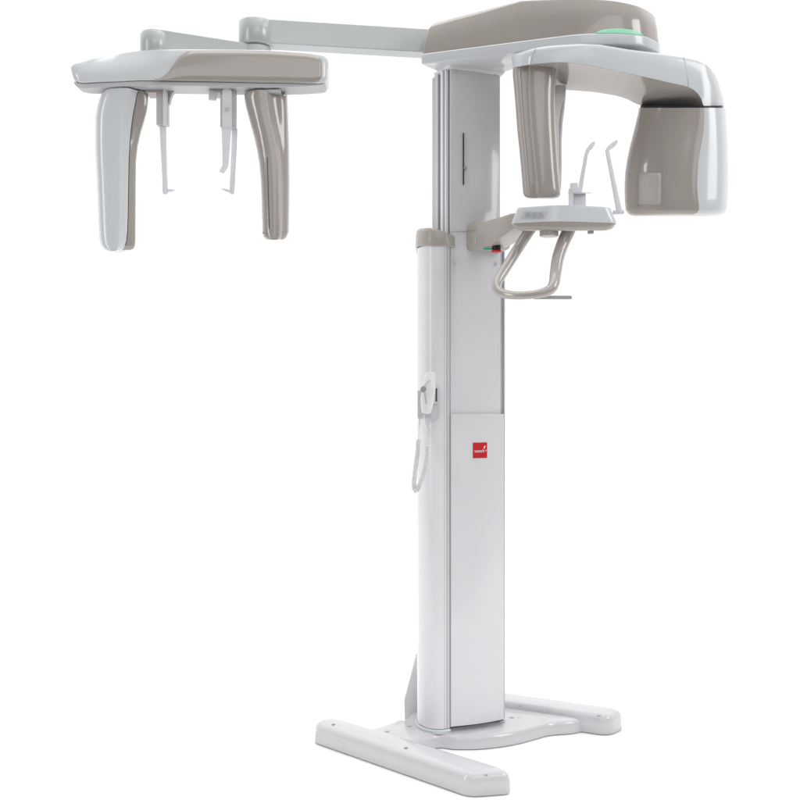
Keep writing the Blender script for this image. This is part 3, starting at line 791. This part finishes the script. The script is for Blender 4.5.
for px in cs:
    x0 = xat(px, fy(xat(px, 3.0))); y = fy(x0) + tab(FDO, px); x = xat(px, y)
    zt = zat(tab(CT_, px), y + tab(TL, px)); zb2 = zat(tab(CB_, px), y); yb = fy(x) + .108 - tab(FDO, px) * .7
    h = zt - zb2; ln = tab(TL, px); r = min(.006, h * .25)
    ring = [Vector((x, y, zb2 + r * .8)), Vector((x, y - .0008, zb2 + h * .3)), Vector((x, y + ln * .35, zb2 + h * .65)), Vector((x, y + ln * .75, zt - r * .9)), Vector((x, y + ln + r * .3, zt - r * .25)), Vector((x, y + ln + r * 1.2, zt)),
            Vector((x, yb - .02, zt - .001)), Vector((x, yb - .004, zt - min(.006, h * .15))), Vector((x, yb, zt - min(.018, h * .35))), Vector((x, yb, zb2 + min(.012, h * .3))), Vector((x, yb - .006, zb2 + min(.002, h * .1))), Vector((x, yb - .02, zb2)), Vector((x, y + .012, zb2)), Vector((x, y + .003, zb2 + .002))]
    rings.append(ring)
ch = fin('imaging_head_body', loft(rings), SHELL, M, smooth=40)
# lower tray
rings = []
for px in (74, 77, 84, 100, 140, 200, 263, 300, 318, 323, 325):
    x0 = xat(px, 3.0); y = fy(x0) + tab(FDO, px) + .006; x = xat(px, y); z = zat(tab(CB_, px), y) - .0025; yb = fy(x) + .085 - tab(FDO, px) * .5
    hh = .011 if 76 < px < 323 else .006
    hh = hh if px < 285 else max(.001, hh * (1 - (px - 285) / 40))
    rings.append([Vector((x, y, z)), Vector((x, y + .002, z - hh)), Vector((x, yb, z - hh)), Vector((x, yb, z))])
fin('lower_tray', loft(rings), GREYP, M, smooth=30, bevel=.001)
# beige front cover
def front(px, py, off):
    x0 = xat(px, 3.0); y = fy(x0) + tab(FDO, px); 
    # follow lean of face
    zt = zat(tab(CT_, px), y); zb2 = zat(tab(CB_, px), y); z = zat(py, y); f = max(0, min(1, (z - zb2) / (zt - zb2))); ln = tab(TL, px)
    yy = y + ln * (0 if f < .3 else (f - .3)) - off
    return Vector((xat(px, yy), yy, zat(py, yy)))
lowr = [(154, 80.6), (165, 80.4), (190, 80.6), (230, 81.2), (270, 81.9), (300, 82.3), (316, 82.6)]
uppr = [(154, 79.9), (162, 77.6), (169, 71.5), (175, 62.5), (181, 55.0), (188, 51.2), (198, 50.1), (240, 50.1), (270, 50.8), (300, 52.9), (317, 54.9)]
bm = bmesh.new(); nx, ny = 56, 5; G = []
for i in range(nx + 1):
    px = lerp(154, 321.5, i / nx); a = tab(lowr, px); b = tab(uppr, px)
    if px > 312: 
        k = (px - 312) / 9.5; rnd = 1 - math.sqrt(max(0, 1 - min(k, .97) ** 2)); a = a - rnd * 6; b = b + rnd * 6
    G.append([bm.verts.new(front(px, lerp(a, b, j / ny), .0018)) for j in range(ny + 1)])
for i in range(nx):
    for j in range(ny): bm.faces.new((G[i][j], G[i + 1][j], G[i + 1][j + 1], G[i][j + 1]))
fin('front_cover', bm, BEIGE, M, smooth=50, solid=-.003)

# mounts below
zc_ = rings[4][1].z
for px, w in ((157, .05), (224, .055), (270, .07)):
    p = P(px, 86, 3.0); fin('mount_plate', box((p.x, 2.99, zc_ - .003), w, .06, .010), BEIGE2 if px < 260 else ALU, M, bevel=.002)

# left white leg: front shell + beige back
def legring(z, c, hx, hy, r): return None
def wring(py, L, Rw, Rb, d=2.925):
    z = zat(py, d); w = Rw - L
    A = [(L, d + .035), (L + 1, d + .016), (L + w * .12, d + .005), (L + w * .4, d - .001), (L + w * .68, d - .001), (L + w * .74, d + .002), (L + w * .95, d + .022), (Rw, d + .028)]
    B = [(Rw + .3, d + .029), (Rb - 1, d + .045), (Rb, d + .055), (Rb - 1, d + .085), (Rw - 5, d + .10), (L + 5, d + .095), (L + 1, d + .07), (L, d + .036)]
    tl_ = .15 * max(0, min(1, (py - 236) / 12))
    return [Vector((xat(x, y), y, z + tl_ * (y - d))) for x, y in A], [Vector((xat(x, y), y, z + tl_ * (y - d))) for x, y in B]
WL = ((88, 104, 138.5, 147.8), (91, 101.6, 137, 148), (97, 99.2, 136, 147.6), (105, 97, 134.4, 146.6), (115, 95.4, 132.6, 144.2), (128, 95, 131, 140.6), (142, 95.1, 129.8, 137.6), (157, 95.6, 129, 136), (175, 96.6, 128.6, 135.8), (195, 97.4, 128.3, 135.6), (215, 98.2, 128, 135.5), (230, 98.8, 127.4, 135.4), (240, 99.6, 126.4, 135.3), (245, 101, 125, 134.8), (248.5, 103.0, 123.5, 134), (250.2, 105.5, 121, 132), (251, 108.5, 118.5, 129.5))
wa = [wring(*l) for l in WL]
def dense(r): return spline(r, 3)
legw = bmesh.new(); loft([dense(a) + [Vector((a[-1].x - .006, a[-1].y + .04, a[-1].z)), Vector((a[0].x + .006, a[0].y + .03, a[0].z))] for a, b in wa], legw)
sl = fin('sensor_arm', legw, SHELL, M, smooth=40)
def shrinkz(b, k): return [Vector((p.x, p.y, p.z + k)) for p in b]
legb = bmesh.new(); loft([shrinkz(dense(b), .0018) for a, b in wa], legb)
sb_ = fin('sensor_arm_back', legb, BEIGE, sl, smooth=40)
fin('edge_seam', tube([b[0] + Vector((-.0002, -.001, 0)) for a, b in wa[:-3]], .0012, 6), DARK, sl)

# right beige leg
def bring(py, L, R, rf, d=2.955):
    z = zat(py, d); w = R - L
    A = [(L, d + .03), (L + w * .05, d + .012), (L + w * .16, d + .003), (L + w * rf * .55, d - .003), (L + w * rf * .9, d - .001), (L + w * rf, d + .004), (L + w * lerp(rf, 1, .35), d + .022), (L + w * lerp(rf, 1, .8), d + .034), (R, d + .05), (R - .6, d + .085), (R - 5, d + .10), (L + 6, d + .10), (L + 1.5, d + .07)]
    tl_ = .15 * max(0, min(1, (py - 225) / 11))
    return spline([Vector((xat(x, y), y, z + tl_ * (y - d))) for x, y in A], 3, closed=True)
BL = ((90.2, 246, 284, .55), (92, 244.3, 286.2, .55), (96, 244.4, 286.6, .55), (103, 245.6, 287, .55), (112, 248, 287.4, .55), (122, 250.6, 287.8, .56), (135, 254.2, 288.2, .60), (148, 257, 288.6, .64), (163, 259.4, 288.8, .66), (180, 260.8, 289, .66), (200, 261.6, 288.9, .67), (220, 262.1, 288.6, .68), (232, 262.4, 288.2, .68), (236.5, 263.4, 286.8, .68), (239, 265.6, 284.8, .68), (239.8, 268, 282, .68))
rb = fin('source_arm', loft([bring(*l) for l in BL]), BEIGE, M, smooth=45)
# white edge strip on its far right
fin('edge_strip', loft([[P(R - 1.4, y, 3.0), P(R + .6, y, 3.01), P(R + .6, y, 3.05), P(R - 1.8, y, 3.05)] for y, R in [(l[0], l[2]) for l in BL[1:-3]]]), SHELL, rb, smooth=60)
# raised front panel with a slot
def lens_plate(pts, off, th, m, nm, par, bev=.001):
    return fin(nm, prism([P(x, y, 2.9525 - off) for x, y in pts], (0, th, 0)), m, par, bevel=bev)
oval = [(268 + 2.8 * math.cos(t) + (0.9 if y0 > 0 else 0), yy) for t, yy, y0 in []]
ov = []
for k in range(25):
    t = math.pi + math.pi * k / 24; ov.append((268 + 3.0 * math.cos(t), 158.5 + 4.5 * math.sin(t)))
for k in range(25):
    t = math.pi * k / 24; ov.append((270.4 + 2.2 * math.cos(t), 227 + 4.0 * math.sin(t)))
lens_plate(ov, .0015, .006, BEIGE2, 'inlay_panel', rb, .001)
sl2 = [(267.0, 157), (267.6, 157), (269.6, 229), (269.0, 229)]
lens_plate(sl2, .0022, .003, DARK, 'inlay_slot', rb, .0002)
for px, py in ((260.6, 100), (264, 233), (278, 232.5)):
    screw(P(px, py, 2.954), -Y, .0042, .003, rb, BEIGE2)

# ear rod holders
eh = fin('ear_rod_holder', prism(rring((xat(163, 2.98), 2.98, zat(126, 2.98)), X, Y, .0165, .014, .004), (0, 0, zat(88, 2.98) - zat(126, 2.98))), GREYP, M, bevel=.002)
fin('holder_face', box(P(164.8, 107, 2.963), .011, .004, .108), WHITE, eh, bevel=.002)
fin('holder_brace', prism([P(x, y, 2.975) for x, y in ((169, 88.3), (175.5, 88.3), (175, 90.5), (172, 93.5), (170.4, 98), (169, 104))], (0, .02, 0)), GREYP, eh, bevel=.001)
rd = strip([(162.9, 126, 2.98, 6.8), (163.5, 145, 2.98, 6.0), (164.3, 165, 2.98, 5.2), (165, 180, 2.98, 5.0), (165.2, 192.5, 2.98, 5.2), (165.2, 194.2, 2.98, 3.5)], .009, FROST, 'ear_rod', eh)
fin('ear_plug', loft([[P(168, 189.0, 2.975), P(168, 192.2, 2.975), P(168, 192.2, 2.985), P(168, 189, 2.985)], [P(171.5, 189.2, 2.977), P(171.5, 191.8, 2.977), P(171.5, 191.8, 2.983), P(171.5, 189.2, 2.983)], [P(174.7, 190, 2.979), P(174.7, 190.8, 2.979), P(174.7, 190.8, 2.981), P(174.7, 190, 2.981)]]), FROST, eh)
eh2 = fin('ear_rod_holder', prism(rring((xat(228.5, 2.98), 2.98, zat(128.5, 2.98)), X, Y, .022, .014, .004), (0, 0, zat(89, 2.98) - zat(128.5, 2.98))), GREYP, M, bevel=.003)
fp = []
for k in range(13):
    t = math.pi * k / 12; fp.append((226.9 - 4.7 * -math.cos(t) , 91.5 - 4.2 * math.sin(t)))
fp += [(222.0, 129.5), (231.6, 129.5)]
fin('holder_face', prism([P(x, y, 2.958) for x, y in fp], (0, .01, 0)), WHITE, eh2, bevel=.0015)
bm = bmesh.new(); cyl(P(226.8, 109.3, 2.956), Y, .0055, .006, 20, bm); fin('holder_pin', bm, GREYP, eh2, bevel=.001)
bm = bmesh.new(); cyl(P(212.6, 94.3, 2.975), (1, .25, 0), .0175, .022, 28, bm); fin('clamp_knob', bm, GREYP, eh2, bevel=.003)
strip([(226.5, 129.5, 2.955, 10), (226.3, 131.5, 2.955, 9.4), (226, 150, 2.955, 7.4), (225.3, 166, 2.955, 5.8), (222.8, 170, 2.952, 5.8), (221.2, 172.6, 2.950, 5.0)], .004, CLEAR, 'nasion_pointer', eh2)
rd = strip([(234.6, 129, 2.99, 5.5), (234.0, 150, 2.99, 5.1), (233, 170, 2.99, 4.8), (232.2, 186, 2.99, 5), (231.8, 192.5, 2.99, 4.6), (231.8, 194.2, 2.99, 2.6)], .009, FROST, 'ear_rod', eh2)
fin('ear_plug', loft([[P(230, 190.0, 2.985), P(230, 192.6, 2.985), P(230, 192.6, 2.995), P(230, 190, 2.995)], [P(225, 188.8, 2.987), P(225, 191, 2.987), P(225, 191, 2.993), P(225, 188.8, 2.993)], [P(221, 188.4, 2.989), P(221, 189, 2.989), P(221, 189, 2.991), P(221, 188.4, 2.991)]]), FROST, eh2)
# leg pivots
for px, w in ((262, .04), (126, .07)):
    p = P(px, 89, 3.0); bm = bmesh.new(); cyl((p.x, 2.99, zc_ - .006), Z, w * .5, .022, 28, bm); fin('arm_pivot', bm, STEEL if px > 200 else BLACK, M)
